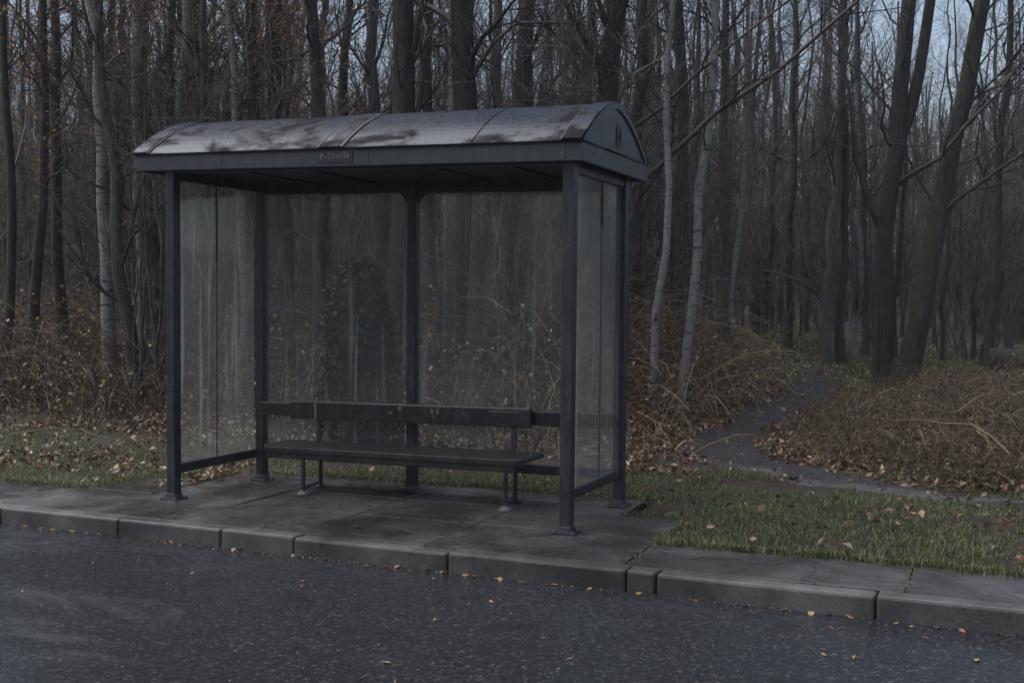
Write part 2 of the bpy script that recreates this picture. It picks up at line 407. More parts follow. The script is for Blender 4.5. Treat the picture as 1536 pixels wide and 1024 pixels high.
def tree_mesh(rng, dia, height, bark, lean=(0, 0), crown0=.22, n1=26, n2=8, n3=5, blen=(1.2, 2.6), leaves=0, leafmat=None,
              extra=None, up=.1, wob=.05, twigtint=(0, .7), fork=None, flare=.35, ang1=(.5, 1.1), droop=False, limb=.38):
    """returns (trunk mesh, crown mesh, foliage mesh or None)"""
    K = 18
    top = np.array([lean[0], lean[1], height])
    P = wander(rng, np.array([0., 0, -.35]), top, K, wob)
    t = np.linspace(0, 1, K)
    Rr = dia / 2 * (1 - .78 * t ** 1.1) * (1 + flare * np.exp(-np.maximum(P[:, 2], 0) / .28))
    tb = MB(); tb.tubes(P, Rr, 12 if dia > .2 else 8)
    stems = [(P, Rr)]
    if fork:
        for (z0, dx, dy, fr) in fork:
            k = int(np.argmin(np.abs(P[:, 2] - z0)))
            Q = wander(rng, P[k], np.array([P[k][0] + dx, P[k][1] + dy, height]), K, wob * .6)
            Q[1:4] += (np.array([dx, dy, 0]) * .05)
            q = Rr[k] * fr * (1 - .7 * t); tb.tubes(Q, q, 10); stems.append((Q, q))
    if flare > .2 and dia > .18:                                    # root buttresses
        m = 6
        a = rng.uniform(0, 6.28, m); rp = []
        for an in a:
            e = np.array([math.cos(an), math.sin(an), 0])
            rp.append([e * dia * .12 + np.array([0, 0, .5]), e * dia * .42 + np.array([0, 0, .14]), e * dia * .8 + np.array([0, 0, -.02]), e * dia * 1.4 + np.array([0, 0, -.2])])
        tb.tubes(np.array(rp), np.tile(np.array([.16, .17, .12, .05]) * dia, (m, 1)), 6)
    cb = MB()
    SP = np.stack([s[0] for s in stems]); SR = np.stack([s[1] for s in stems])
    B1, r1 = branches(SP, SR, max(2, n1 // len(stems)), crown0, .97, blen, ang1, up, rng, 7, limb, .008, dia * .22, .2, .25, .4)
    if extra is not None:
        for (pts, r0) in extra:
            pts = np.array(pts, float)
            tt = np.linspace(0, len(pts) - 1, 7); kk = np.minimum(tt.astype(int), len(pts) - 2); ff = (tt - kk)[:, None]
            q = pts[kk] * (1 - ff) + pts[kk + 1] * ff
            q[1:-1] += rng.normal(0, .05, (5, 3))
            B1 = np.concatenate([B1, q[None]]); r1 = np.concatenate([r1, np.linspace(r0, r0 * .25, 7)[None]])
    B2, r2 = branches(B1, r1, n2, .15, 1., (.5, 1.3), (.35, .95), -.05 if droop else up * .6, rng, 5, .55, .0035, .03, .22, .4)
    B3, r3 = branches(B2, r2, n3, .1, 1., (.22, .65), (.3, .9), -.25 if droop else 0., rng, 4, .6, .0022, .008, .25, .5)
    u = lambda b: rng.uniform(*twigtint, len(b))
    cb.tubes(B1, r1, 5, u(B1)); cb.tubes(B2, r2, 3, u(B2)); cb.tubes(B3, r3, 3, u(B3))
    fm = None
    if leaves:
        pts = B3[:, 1:].reshape(-1, 3)
        pts = pts[pts[:, 2] < height * .75]
        keep = rng.choice(len(pts), min(leaves, len(pts)), replace=False)
        fb = MB(); p = pts[keep] + rng.normal(0, .02, (len(keep), 3))
        fb.leaves(p, rng.uniform(.05, .09, len(p)), rng); fm = fb.mesh('foliage', leafmat)
    return tb.mesh('trunk', bark, True), cb.mesh('crown', MAT['twig'], True), fm

def add_tree(name, loc, rz, sc, meshes, label, cat='tree', group=None):
    e = empty(name, loc, label, cat, group, rz); e.scale = (sc, sc, sc)
    for nm, me in zip(('trunk', 'crown', 'foliage'), meshes):
        if me is None: continue
        o = bpy.data.objects.new(nm, me); COL.objects.link(o); o.parent = e
    return e

def place(px, depth):
    x, y = at(px, depth); return (x, y, float(ground_z(x, y)))

def lean_for(px0, px1, depth, height):
    """sideways lean that takes the trunk from photo column px0 at its foot to px1 where it leaves the frame"""
    z1 = CAM[2] + 447 * depth / FPX
    m = (px1 - px0) * depth / FPX * height / z1
    return (m * RIGHT[0], m * RIGHT[1])

# ------------------------------------------------------------------ setting: road, kerb, pavement, ground, path
KY = -.79
xs = np.linspace(-60, 60, 121)
mb = MB()
ys = np.array([-7.6, -6.5, -4.2, -2.2, -1.2, KY + .03])
gx, gy = np.meshgrid(xs, ys, indexing='ij')
gz = G(gx) - .1155 + .03 * (1 - ((gy + 4.2) / 3.4) ** 2) * ss(KY, -1.6, gy)
ids = np.arange(gx.size).reshape(gx.shape)
mb.add(np.stack([gx, gy, gz], -1).reshape(-1, 3), np.stack([ids[:-1, :-1], ids[1:, :-1], ids[1:, 1:], ids[:-1, 1:]], -1).reshape(-1, 4))
tag(mb.build('road', MAT['asphalt'], smooth=True), kind='structure')

joints = [-.96, .22, 1.13, 1.73, 2.85, 3.97, 4.14, 5.28, 6.2]
joints = [-.96 - .92 * k for k in range(22, 0, -1)] + joints + [6.2 + .92 * k for k in range(1, 22)]
mb = MB()
for a, b in zip(joints[:-1], joints[1:]):
    dz = rnd.uniform(-.004, .004); dy = rnd.uniform(-.004, .004); g = .004
    n = max(1, int((b - a) / .3))
    mb.box(a + g, b - g, KY + dy, -.668, -.19, .004 + dz, zf=G)
tag(mb.build('kerb', MAT['kerb'], bevel=.016), kind='structure')

mb = MB(); slabs = []
def slab(x0, x1, y0, y1): slabs.append((x0, x1, y0, y1))
pc = [-.36, .62, 1.66, 2.62, 3.90]
for a, b in zip(pc[:-1], pc[1:]):
    slab(a, b, -.66, .05); slab(a, b, .05, .69)
for a, b in zip(pc[:-2], pc[1:-1]): slab(a, b, .69, 1.34)
slab(2.62, 3.42, .69, 1.33)
x = -.36
for k in range(22):
    w = .98 if k else .72
    slab(x - w, x, -.66, .13); x -= w
slab(-1.04, -.36, .13, .78)
x = 3.90
for k in range(18):
    slab(x, x + 1.5, -.66, -.03 + .01 * (k % 3)); x += 1.5
for (x0, x1, y0, y1) in slabs:
    g = .005; t = [rnd.uniform(-.005, .004) for _ in range(4)]
    c = [(x0 + g, y0 + g), (x1 - g, y0 + g), (x1 - g, y1 - g), (x0 + g, y1 - g)]
    c = [(px + rnd.uniform(-.006, .006), py + rnd.uniform(-.006, .006)) for px, py in c]
    mb.hexa([(px, py, float(G(px)) - .07) for px, py in c] + [(px, py, float(G(px)) + q) for (px, py), q in zip(c, t)])
tag(mb.build('pavement', MAT['paving'], bevel=.006), kind='structure')
mb = MB()
for x0, x1, y0, y1 in ((-22, 31, -.66, -.05), (-1.03, -.37, -.05, .76), (-.37, 3.88, -.05, .68), (-.35, 3.4, .68, 1.32)):
    mb.box(x0, x1, y0 + .002, y1 - .002, -.09, -.010, zf=lambda x: float(G(x)))
tag(mb.build('pavement_joint', MAT['joint']), kind='structure')

def paved(x, y, m=0.):
    x = np.asarray(x); y = np.asarray(y)
    strip = (y > KY - m) & (y < np.where(x < -.3, .13, -.02) + m)
    pad = (x > -.36 - m) & (x < np.where(y < .69, 3.90, 3.42) + m) & (y > -.7) & (y < 1.34 + m)
    spur = (x > -1.04 - m) & (x < -.3) & (y > 0) & (y < .78 + m)
    return strip | pad | spur

def axis(a0, d0, d1, step, a1, grow):
    v = list(np.arange(d0, d1 + 1e-6, step)); s = step
    while v[-1] < a1: s *= grow; v.append(v[-1] + s)
    s = step
    while v[0] > a0: s *= grow; v.insert(0, v[0] - s)
    return np.array(v)
gxs = axis(-260, -8, 8, .12, 260, 1.16); gys = axis(-240, -1.2, 12, .12, 300, 1.14)
gx, gy = np.meshgrid(gxs, gys, indexing='ij')
gz = ground_z(gx, gy) + .02 * (fbm(gx * 3, gy * 3, 21) - .5) * ss(1.0, 2.0, gy)
gz = np.where(paved(gx, gy, .02), G(gx) - .12, gz)
gz = np.where((gy < KY + .08), G(gx) - .5, gz)
gz = np.where(gy < -7.7, G(gx) - .05, gz)
ids = np.arange(gx.size).reshape(gx.shape)
mb = MB(); mb.add(np.stack([gx, gy, gz], -1).reshape(-1, 3), np.stack([ids[:-1, :-1], ids[1:, :-1], ids[1:, 1:], ids[:-1, 1:]], -1).reshape(-1, 4))
tag(mb.build('ground', MAT['ground'], smooth=True), kind='structure')

# trodden muddy path
pp = np.array([(2.5, 15.), (2.62, 14), (2.85, 12.4), (3.1, 10.2), (3.02, 8.2), (3.06, 6.4), (3.12, 4.8), (3.5, 3.65), (4.15, 2.95), (4.75, 2.42), (5.3, 2.12), (5.7, 1.98), (6.0, 1.95)])
pw = np.array([.08, .2, .36, .42, .38, .36, .42, .40, .30, .20, .12, .06, .04])
ts = np.linspace(0, len(pp) - 1, 130)
def smooth_curve(v, ts):
    out = []
    for t in ts:
        k = int(min(t, len(v) - 2)); f = t - k
        a, b, c, d = v[max(k - 1, 0)], v[k], v[k + 1], v[min(k + 2, len(v) - 1)]
        out.append(.5 * (2 * b + (c - a) * f + (2 * a - 5 * b + 4 * c - d) * f ** 2 + (3 * b - a - 3 * c + d) * f ** 3))
    return np.array(out)
PC = smooth_curve(pp, ts); PWd = np.interp(ts, np.arange(len(pp)), pw)
tg = np.gradient(PC, axis=0); tg /= np.linalg.norm(tg, axis=1, keepdims=True); nr = np.stack([-tg[:, 1], tg[:, 0]], 1)
u = np.linspace(-1, 1, 11)
wl = PWd * (1 + 1.5 * (fbm(ts * 2.2, ts * 0 + 2, 31) - .5)); wr = PWd * (1 + 1.5 * (fbm(ts * 2.2, ts * 0 + 8, 37) - .5))
W = np.where(u[None] < 0, wl[:, None], wr[:, None]) * u[None]
XY = PC[:, None] + nr[:, None] * W[..., None]
Z = ground_z(XY[..., 0], XY[..., 1]) + .035 * (1 - u[None] ** 4) - .03 * np.abs(u[None]) ** 6 + .02 * (fbm(XY[..., 0] * 5, XY[..., 1] * 5, 44) - .5)
ids = np.arange(XY.shape[0] * 11).reshape(-1, 11)
mb = MB(); mb.add(np.concatenate([XY, Z[..., None]], -1).reshape(-1, 3), np.stack([ids[:-1, :-1], ids[:-1, 1:], ids[1:, 1:], ids[1:, :-1]], -1).reshape(-1, 4))
tag(mb.build('path', MAT['mud'], smooth=True), kind='structure')
def path_d(x, y):
    """signed clearance from the path edge"""
    P = np.stack([np.asarray(x, float).ravel(), np.asarray(y, float).ravel()], 1); best = np.full(len(P), 9.)
    for k in range(0, len(PC), 2):
        best = np.minimum(best, np.hypot(P[:, 0] - PC[k, 0], P[:, 1] - PC[k, 1]) - PWd[k])
    return best
def path_side(x, y):
    """> 0 to the right (shelter-far) side of the path"""
    return np.asarray(x) - np.interp(np.asarray(y), PC[::-1, 1], PC[::-1, 0])

# ------------------------------------------------------------------ bus shelter
T = lambda x: H + RX * x
Gf = lambda x: float(G(x))
SB = Vector((L / 2, D / 2, Gf(L / 2)))
shelter = empty('bus_shelter', SB, 'dark metal and glass bus shelter with arched roof on the wet pavement', 'bus shelter')
def part(mb, name, mat, bevel=0, smooth=False, parent=None):
    o = mb.build(name, MAT[mat], parent or shelter, smooth, bevel)
    if parent is None: o.location = -SB
    return o
def cyl(mb, p0, p1, r, n=10): mb.tubes(np.array([p0, (np.array(p0) * .5 + np.array(p1) * .5), p1], float), [r, r, r], n, cap=True)

posts = [(0, 0), (L, 0), (.055, D), (1.549, D), (L, D)]
for (x, y) in posts:
    mb = MB(); h = .039
    mb.hexa([(x - h, y - h, Gf(x)), (x + h, y - h, Gf(x)), (x + h, y + h, Gf(x)), (x - h, y + h, Gf(x)),
             (x - h, y - h, T(x) + .01), (x + h, y - h, T(x) + .01), (x + h, y + h, T(x) + .01), (x - h, y + h, T(x) + .01)])
    po = part(mb, 'post', 'frame', .006)
    mb = MB(); z = Gf(x)
    mb.box(x - .078, x + .078, y - .07, y + .07, z + .001, z + .014)
    mb.hexa([(x - .05, y - .05, z + .012), (x + .05, y - .05, z + .012), (x + .05, y + .05, z + .012), (x - .05, y + .05, z + .012),
             (x - h - .002, y - h - .002, z + .05), (x + h + .002, y - h - .002, z + .05), (x + h + .002, y + h + .002, z + .05), (x - h - .002, y + h + .002, z + .05)])
    part(mb, 'base_plate', 'frame', .002, parent=po)
    for dx, dy in ((-.064, -.056), (.064, -.056), (.064, .056), (-.064, .056)):
        mb = MB(); cyl(mb, (x + dx, y + dy, z + .012), (x + dx, y + dy, z + .026), .008, 6); part(mb, 'bolt', 'steel', parent=po)
    for zz in (.9, 1.85):
        mb = MB(); cyl(mb, (x + .006, y - h - .004, z + zz), (x + .006, y - h + .004, z + zz), .007, 8); part(mb, 'screw', 'steel', parent=po)

X0, X1, Y0, Y1, FH, RISE = -.30, L + .112, -.09, D + .226, .1217, .335
def prof(u): return RISE * (1 - abs(u) ** 1.62)
NU = 28
us = np.linspace(-1, 1, NU + 1)
yc, yh = (Y0 + Y1) / 2, (Y1 - Y0) / 2
def strip(mb, x0, x1, lo, hi, edge=0., nx=1, u0=-1, u1=1):
    """shell that follows the roof arch between x0 and x1, from height offset lo to hi"""
    uu = np.linspace(u0, u1, NU + 1)
    rows = []
    for off in (lo, hi):
        for x in (x0, x1):
            rows.append([(x, yc + v * (yh + edge + max(off, 0) * .6 * (abs(v) > .5)), T(x) + FH + prof(v) + off) for v in uu])
    V = np.array(rows).reshape(-1, 3); n = NU + 1; q = []
    for i in range(NU):
        a, b, c, d = i, n + i, 2 * n + i, 3 * n + i
        q += [[a, a + 1, b + 1, b], [c, d, d + 1, c + 1], [a, c, c + 1, a + 1], [b, b + 1, d + 1, d]]
    q += [[0, n, 3 * n, 2 * n], [NU, 2 * n + NU, 3 * n + NU, n + NU]]
    mb.add(V, q)
mb = MB(); strip(mb, X0 + .01, X1 - .01, -.006, .006, .012)
roof = part(mb, 'roof', 'roof', smooth=False)
for x0, x1, h in ((X0 - .004, X0 + .135, .016), (X1 - .13, X1 + .004, .016), (1.44, 1.60, .014)):
    mb = MB(); strip(mb, x0, x1, .0065, h, .016); part(mb, 'roof_rib', 'roof', parent=roof)
for x0, x1, h in ((X0 + .137, X0 + .155, .012), (1.604, 1.632, .013), (1.415, 1.428, .011), (X1 - .145, X1 - .133, .011)):
    mb = MB(); strip(mb, x0, x1, .0065, h, .014); part(mb, 'roof_seam', 'seal', parent=roof)
for x0 in (2.62,):
    mb = MB(); strip(mb, x0, x0 + .012, .0062, .011, .013, u0=-.98, u1=.98); part(mb, 'roof_seam', 'roof', parent=roof)
for xe, sgn in ((X0, -1), (X1, 1)):
    mb = MB(); n = NU + 1; V = []
    for xx in (xe - sgn * .028, xe - sgn * .010):
        V += [(xx, yc + v * (yh - .004), T(xx) + FH - .01) for v in us] + [(xx, yc + v * (yh - .004), T(xx) + FH + max(prof(v) - .004, -.005)) for v in us]
    q = []
    for i in range(NU):
        q += [[i, i + 1, n + i + 1, n + i], [2 * n + i, 3 * n + i, 3 * n + i + 1, 2 * n + i + 1]]
    mb.add(V, q)
    gb = part(mb, 'gable_panel', 'fascia')
    # curved rim round the gable
    mb = MB(); V = []
    uu = np.linspace(-.97, .97, NU + 1)
    for xx in (xe - sgn * .012, xe + sgn * .003):
        V += [(xx, yc + v * (yh - .002), T(xx) + FH + max(prof(v) - .034, -.004)) for v in uu] + [(xx, yc + v * yh, T(xx) + FH + prof(v) + .006) for v in uu]
    q = []
    for i in range(NU):
        q += [[i, i + 1, n + i + 1, n + i], [2 * n + i, 3 * n + i, 3 * n + i + 1, 2 * n + i + 1], [i, 2 * n + i, 2 * n + i + 1, i + 1]]
    mb.add(V, q); part(mb, 'gable_rim', 'fascia', parent=gb)
    if sgn > 0:
        xx = xe - .0065; ey, ez = .615, 2.695
        mb = MB(); mb.box(xx - .004, xx, ey - .055, ey + .055, ez - .075, ez + .075); em = part(mb, 'emblem', 'plate', parent=gb)
        mb = MB()
        for (a, b, c, d) in ((-.052, -.045, -.06, .055), (-.045, .035, .055, .062), (.028, .035, .02, .055)): mb.box(xx + .0002, xx + .003, ey + a, ey + b, ez + c, ez + d)
        part(mb, 'emblem_outline', 'fascia', parent=gb)
        mb = MB(); mb.tubes(np.array([(xx + .001, ey + .004, ez - .035), (xx + .001, ey + .010, ez - .01), (xx + .001, ey + .016, ez + .012), (xx + .001, ey + .014, ez + .03)]), [.004, .013, .012, .004], 8, cap=True)
        part(mb, 'emblem_mark', 'seal', parent=gb)
mb = MB(); e = .022
mb.box(X0, X1, Y0, Y0 + e, 0, FH, zf=T); mb.box(X0, X1, Y1 - e, Y1, 0, FH, zf=T)
mb.box(X0, X0 + e, Y0 + e, Y1 - e, 0, FH, zf=T); mb.box(X1 - e, X1, Y0 + e, Y1 - e, 0, FH, zf=T)
fas = part(mb, 'fascia', 'fascia', .003)
mb = MB(); mb.box(X0 - .008, X1 + .008, Y0 - .010, Y0 + .01, FH - .002, FH + .010, zf=T); part(mb, 'drip_edge', 'roof', parent=fas)
mb = MB(); mb.box(X1 - .01, X1 + .009, Y0 + .01, Y1 + .006, FH - .002, FH + .008, zf=T); part(mb, 'drip_edge', 'roof', parent=fas)
for x in (.55, 1.83, 3.29):
    mb = MB(); mb.box(x, x + .004, Y0 - .0015, Y0 + .002, .002, FH - .004, zf=T); part(mb, 'fascia_joint', 'seal', parent=fas)
for (x, y, z) in ((L - .03, Y0, .05), ):
    mb = MB(); cyl(mb, (x, y - .004, T(x) + z), (x, y + .004, T(x) + z), .007, 8); part(mb, 'screw', 'steel', parent=fas)
for (y, z) in ((.12, .065), (1.0, .055)):
    mb = MB(); cyl(mb, (X1 - .004, y, T(X1) + z), (X1 + .005, y, T(X1) + z), .010, 8); part(mb, 'screw', 'steel', parent=fas)
mb = MB(); mb.box(1.415, 1.70, Y0 - .006, Y0 - .0005, .026, .104, zf=T); part(mb, 'name_plate', 'plate', parent=fas)
cu = bpy.data.curves.new('lettering', 'FONT'); cu.body = 'P-2lmilla'; cu.size = .066; cu.extrude = .0015; cu.space_character = 1.02
to = bpy.data.objects.new('lettering_source', cu); COL.objects.link(to)
bpy.context.view_layer.update()
tm = bpy.data.meshes.new_from_object(to.evaluated_get(bpy.context.evaluated_depsgraph_get()))
COL.objects.unlink(to); bpy.data.objects.remove(to)
tm.materials.clear(); tm.materials.append(MAT['letter'])
wv = max(v.co.x for v in tm.vertices)
lo = bpy.data.objects.new('lettering', tm); COL.objects.link(lo); lo.parent = fas
lo.location = (1.432, Y0 - .0085, T(1.55) + .045); lo.rotation_euler = (R(90), -math.atan(RX) * -1, 0); lo.scale = (.25 / wv, 1, 1)

mb = MB(); mb.box(X0 + e, X1 - e, Y0 + e, Y1 - e, .022, .034, zf=T); cl = part(mb, 'ceiling_panel', 'ceiling')
for x in (.5, 1.1, 2.15, 2.75):
    mb = MB(); mb.box(x, x + .03, Y0 + e + .002, Y1 - e - .002, .006, .0215, zf=T); part(mb, 'ceiling_batten', 'frame', parent=cl)
hp = .039
def beam(x0, x1, y0, y1, z0, z1, zf, name): mb = MB(); mb.box(x0, x1, y0, y1, z0, z1, zf=zf); part(mb, name, 'frame', .004)
beam(.055 + hp + .001, 1.549 - hp - .001, D - .03, D + .03, -.085, .004, T, 'top_beam'); beam(1.549 + hp + .001, L - hp - .001, D - .03, D + .03, -.085, .004, T, 'top_beam')
beam(hp + .001, L - hp - .001, -.028, .028, -.012, .02, T, 'top_beam')
beam(-.028, .028, hp + .001, D - .04, -.062, .012, T, 'top_beam'); beam(L - .028, L + .028, hp + .001, D - hp - .001, -.062, .012, T, 'top_beam')
beam(.055 + hp + .001, 1.549 - hp - .001, D - .025, D + .025, .20, .272, Gf, 'bottom_rail'); beam(1.549 + hp + .001, L - hp - .001, D - .025, D + .025, .20, .272, Gf, 'bottom_rail')
beam(-.025, .025, hp + .001, D - .045, .20, .272, Gf, 'bottom_rail'); beam(L - .025, L + .025, hp + .001, D - hp - .001, .212, .277, Gf, 'bottom_rail')
for s in (-1, 1):
    mb = MB(); x = 1.549 + s * hp; z = T(x) - .087
    mb.hexa([(x, D - .02, z - .07), (x + s * .004, D - .02, z - .07), (x + s * .004, D + .02, z - .07), (x, D + .02, z - .07), (x, D - .02, z), (x + s * .075, D - .02, z), (x + s * .075, D + .02, z), (x, D + .02, z)])
    part(mb, 'gusset', 'frame')
mb = MB(); mb.box(.10, L - .02, D - .088, D - .042, .575, .685, zf=Gf); part(mb, 'lean_rail', 'wood', .008)
def pane_y(x, y0, y1):
    mb = MB(); t = .004
    zb, zt = Gf(x) + .2725, T(x) - .0625
    mb.box(x - t, x + t, y0, y1, zb, zt); return part(mb, 'glass_pane', 'glass')
def pane_x(x0, x1, y):
    mb = MB(); t = .004
    mb.hexa([(x0, y - t, Gf(x0) + .2725), (x1, y - t, Gf(x1) + .2725), (x1, y + t, Gf(x1) + .2725), (x0, y + t, Gf(x0) + .2725),
             (x0, y - t, T(x0) - .0855), (x1, y - t, T(x1) - .0855), (x1, y + t, T(x1) - .0855), (x0, y + t, T(x0) - .0855)])
    return part(mb, 'glass_pane', 'glass')
for x, ym in ((0, .49), (L, .575)):
    pane_y(x, hp + .001, ym - .007); pane_y(x, ym + .007, D - hp - .001)
    mb = MB(); zt = T(x) - .063; mb.box(x - .009, x + .009, ym - .0065, ym + .0065, zt - (.62 if x == 0 else .3), zt); part(mb, 'glazing_bar', 'seal')
    mb = MB(); mb.box(x - .006, x + .006, ym - .005, ym + .005, Gf(x) + .274, zt - (.621 if x == 0 else .301)); part(mb, 'edge_strip', 'fascia')
pane_x(.055 + hp + .001, 1.549 - hp - .001, D); pane_x(1.549 + hp + .001, L - hp - .001, D)

# ------------------------------------------------------------------ bench
BB = Vector((1.6, .7, Gf(1.6)))
bench = empty('bench', BB, 'low dark slatless bench on thin legs standing inside the shelter', 'bench')
def bpart(mb, name, mat, bevel=0, parent=None):
    o = mb.build(name, MAT[mat], parent or bench, False, bevel)
    if parent is None: o.location = -BB
    return o
mb = MB(); n = 14
sx0, sx1 = .43, 2.75
V = []
outline = [(sx0, .56), (sx0 + .05, .50), (sx1 - .05, .50), (sx1, .56), (sx1, .885), (sx0, .885)]
for zz in (.345, .383): V += [(a, b, Gf(a) + zz - (.012 if b < .52 else 0)) for a, b in outline]
m = len(outline)
mb.add(V, [[i, (i + 1) % m, m + (i + 1) % m, m + i] for i in range(m)] + [[6, 7, 10, 11], [7, 8, 9, 10], [0, 5, 4, 1], [1, 4, 3, 2]])
seat = bpart(mb, 'seat', 'wood', .006)
mb = MB(); mb.box(sx0 + .06, sx1 - .06, .515, .55, .285, .345, zf=Gf); bpart(mb, 'apron', 'wood', .005)
mb = MB(); mb.box(.445, 2.645, .862, .912, .560, .712, zf=Gf); br = bpart(mb, 'backrest', 'wood', .014)
mb = MB(); mb.box(.70, .728, .855, .8615, .565, .708, zf=Gf); bpart(mb, 'clip', 'steel', parent=br)
mb = MB(); mb.box(2.30, 2.55, .858, .8615, .672, .684, zf=Gf); bpart(mb, 'metal_strip', 'steel', parent=br)
for x, z, w, h in ((1.795, .645, .02, .032), (1.845, .645, .02, .032), (1.81, .615, .016, .014), (2.08, .64, .012, .018), (1.50, .66, .03, .03), (1.42, .63, .02, .02)):
    mb = MB(); mb.box(x, x + w, .8600, .8616, z, z + h, zf=Gf); bpart(mb, 'sticker', 'sticker', parent=br)
for x in (.735, 2.50):
    mb = MB(); mb.box(x - .022, x + .022, .875, .893, .384, .60, zf=Gf); bpart(mb, 'backrest_support', 'frame', .003)
for x, y in ((.83, .535), (.755, .875), (2.60, .535), (2.52, .875)):
    z = Gf(x); mb = MB(); cyl(mb, (x, y, z + .012), (x, y, z + .344), .0165, 12); lg = bpart(mb, 'leg', 'frame')
    mb = MB()
    mb.tubes(np.array([(x, y, z + .001), (x, y, z + .012), (x, y, z + .02), (x, y, z + .035)]), [.05, .05, .038, .016], 16, cap=True)
    bpart(mb, 'foot', 'steel' if y < .6 else 'frame', parent=lg)
for x0, x1 in ((.83, .755), (2.60, 2.52)):
    mb = MB(); cyl(mb, (x0, .535, Gf(x0) + .05), (x1, .875, Gf(x1) + .05), .011, 8); bpart(mb, 'foot_bar', 'frame')
mb = MB()
ar = np.array([(2.74, .55, .36), (2.765, .60, .39), (2.77, .66, .45), (2.77, .72, .50), (2.755, .80, .535), (2.72, .86, .56), (2.64, .89, .575)]) + np.array([0, 0, Gf(2.74)])
mb.tubes(ar, [.011] * 7, 8, cap=True); bpart(mb, 'arm', 'frame')

# ------------------------------------------------------------------ grass, leaf litter, undergrowth
def scatter(n, x0, x1, y0, y1, rng): return rng.uniform(x0, x1, n), rng.uniform(y0, y1, n)
def verge_green(x, y):
    f = fbm(x * .9 + 3, y * 1.3, 51)
    edge = ss(np.where(x < 2.6, 3.9, 3.2) + .9 * (fbm(x * .8, x * 0, 5) - .5), 2.5, y) + .55 * ss(8, 11, y) * ss(1.5, 3, x)
    f2 = np.where(x < -.3, f + .05 - .13 * ss(.8, .3, np.abs(y - 1.25)), f + .04 - .22 * (fbm(x * 2.2 + 9, y * 2.6, 58) - .42))
    return np.clip((f2 - .36) / .12, 0, 1) * np.clip(edge, 0, 1)
def grass_mesh(mb, x, y, hgt, wid, rng):
    n = len(x); z = ground_z(x, y)
    z = np.where(paved(x, y, .0), G(x), z) - .01
    b = np.stack([x, y, z], 1); a = rng.uniform(0, 6.283, n); ln = rng.uniform(.15, 1.1, n)
    d = np.stack([np.cos(a) * ln, np.sin(a) * ln, np.ones(n)], 1); d /= np.linalg.norm(d, axis=1, keepdims=True)
    s = np.stack([-np.sin(a), np.cos(a), np.zeros(n)], 1) * wid[:, None]
    mid = b + d * hgt[:, None] * .55
    d2 = d.copy(); d2[:, 2] -= rng.uniform(.1, .9, n); tip = mid + d2 * hgt[:, None] * .5
    v = np.stack([b - s, b + s, mid + s * .8, mid - s * .8, tip], 1)
    o = np.arange(n)[:, None] * 5
    tint = np.clip(rng.normal(.48, .2, n) + .35 * (fbm(x * 1.6, y * 1.6, 77) - .5), 0, 1)
    tint = np.where(rng.random(n) < .05, rng.uniform(.85, 1, n), tint)
    mb.add(v.reshape(-1, 3), o + np.array([[0, 1, 2, 3]]), o + np.array([[3, 2, 4]]), np.repeat(tint, 5))
rng = np.random.default_rng(21)
mb = MB()
x, y = scatter(330000, -7, 7.5, -.1, 4.2, rng)
keep = (rng.random(len(x)) < verge_green(x, y) * ss(6.2, 2.2, y) ) & ~paved(x, y, -.012) & (path_d(x, y) > .02)
x, y = x[keep], y[keep]
grass_mesh(mb, x, y, rng.uniform(.018, .062, len(x)) * (.7 + .9 * fbm(x * 2, y * 2, 60)), rng.uniform(.0013, .003, len(x)), rng)
x, y = scatter(170000, -2, 9, 8, 32, rng)
keep = (rng.random(len(x)) < np.clip((fbm(x * .5, y * .35, 52) - .28) / .2, 0, 1) * ss(.6, 2.0, x + .1 * (y - 10))) & (path_d(x, y) > .02)
x, y = x[keep], y[keep]
grass_mesh(mb, x, y, rng.uniform(.06, .17, len(x)), rng.uniform(.004, .009, len(x)), rng)
# tufts along the pavement edges and joints
ex = np.concatenate([rng.uniform(3.9, 7, 3200), rng.uniform(-6, -1.0, 2200), rng.uniform(-.3, 3.4, 1600)]); ey = np.concatenate([.0 - .07 * fbm(ex[:3200] * 4, ex[:3200] * 0, 66) + rng.normal(0, .03, 3200), rng.normal(.13, .03, 2200), rng.normal(1.35, .03, 1600)])
grass_mesh(mb, ex, ey, rng.uniform(.03, .09, len(ex)), rng.uniform(.002, .004, len(ex)), rng)
jx = np.concatenate([np.full(160, 5.4) , np.full(90, 3.9), np.full(80, -1.08)]) + rng.normal(0, .012, 330); jy = rng.uniform(-.66, .02, 330)
jb = MB(); grass_mesh(mb, jx, jy, rng.uniform(.015, .04, 330), rng.uniform(.002, .004, 330), rng)
tag(mb.build('grass', MAT['grass']), 'short wet green grass on the verge and in the clearing', 'grass', kind='stuff')

mb = MB()
x, y = scatter(150000, -12, 9, .1, 10, rng)
dens = np.clip((fbm(x * 1.1, y * 1.4, 81) - .30) / .25, .0, 1) * np.where(y < np.where(x < 2.6, 3.0, 2.2), .10, 1.) * np.where(x < 3.2, 1, .8)
dens = np.where((x < -.3) & (np.abs(y - 1.1) < .5), dens + .3, dens) + .012
keep = (rng.random(len(x)) < dens * .8) & ~paved(x, y, .02) & (path_d(x, y) > -.12 + .1 * rng.random(len(x)))
x, y = x[keep], y[keep]
lift = np.where(y < 2.4, .03, .02)
mb.leaves(np.stack([x, y, ground_z(x, y) + lift + rng.uniform(-.005, .03, len(x))], 1), rng.uniform(.03, .085, len(x)), rng, .9)
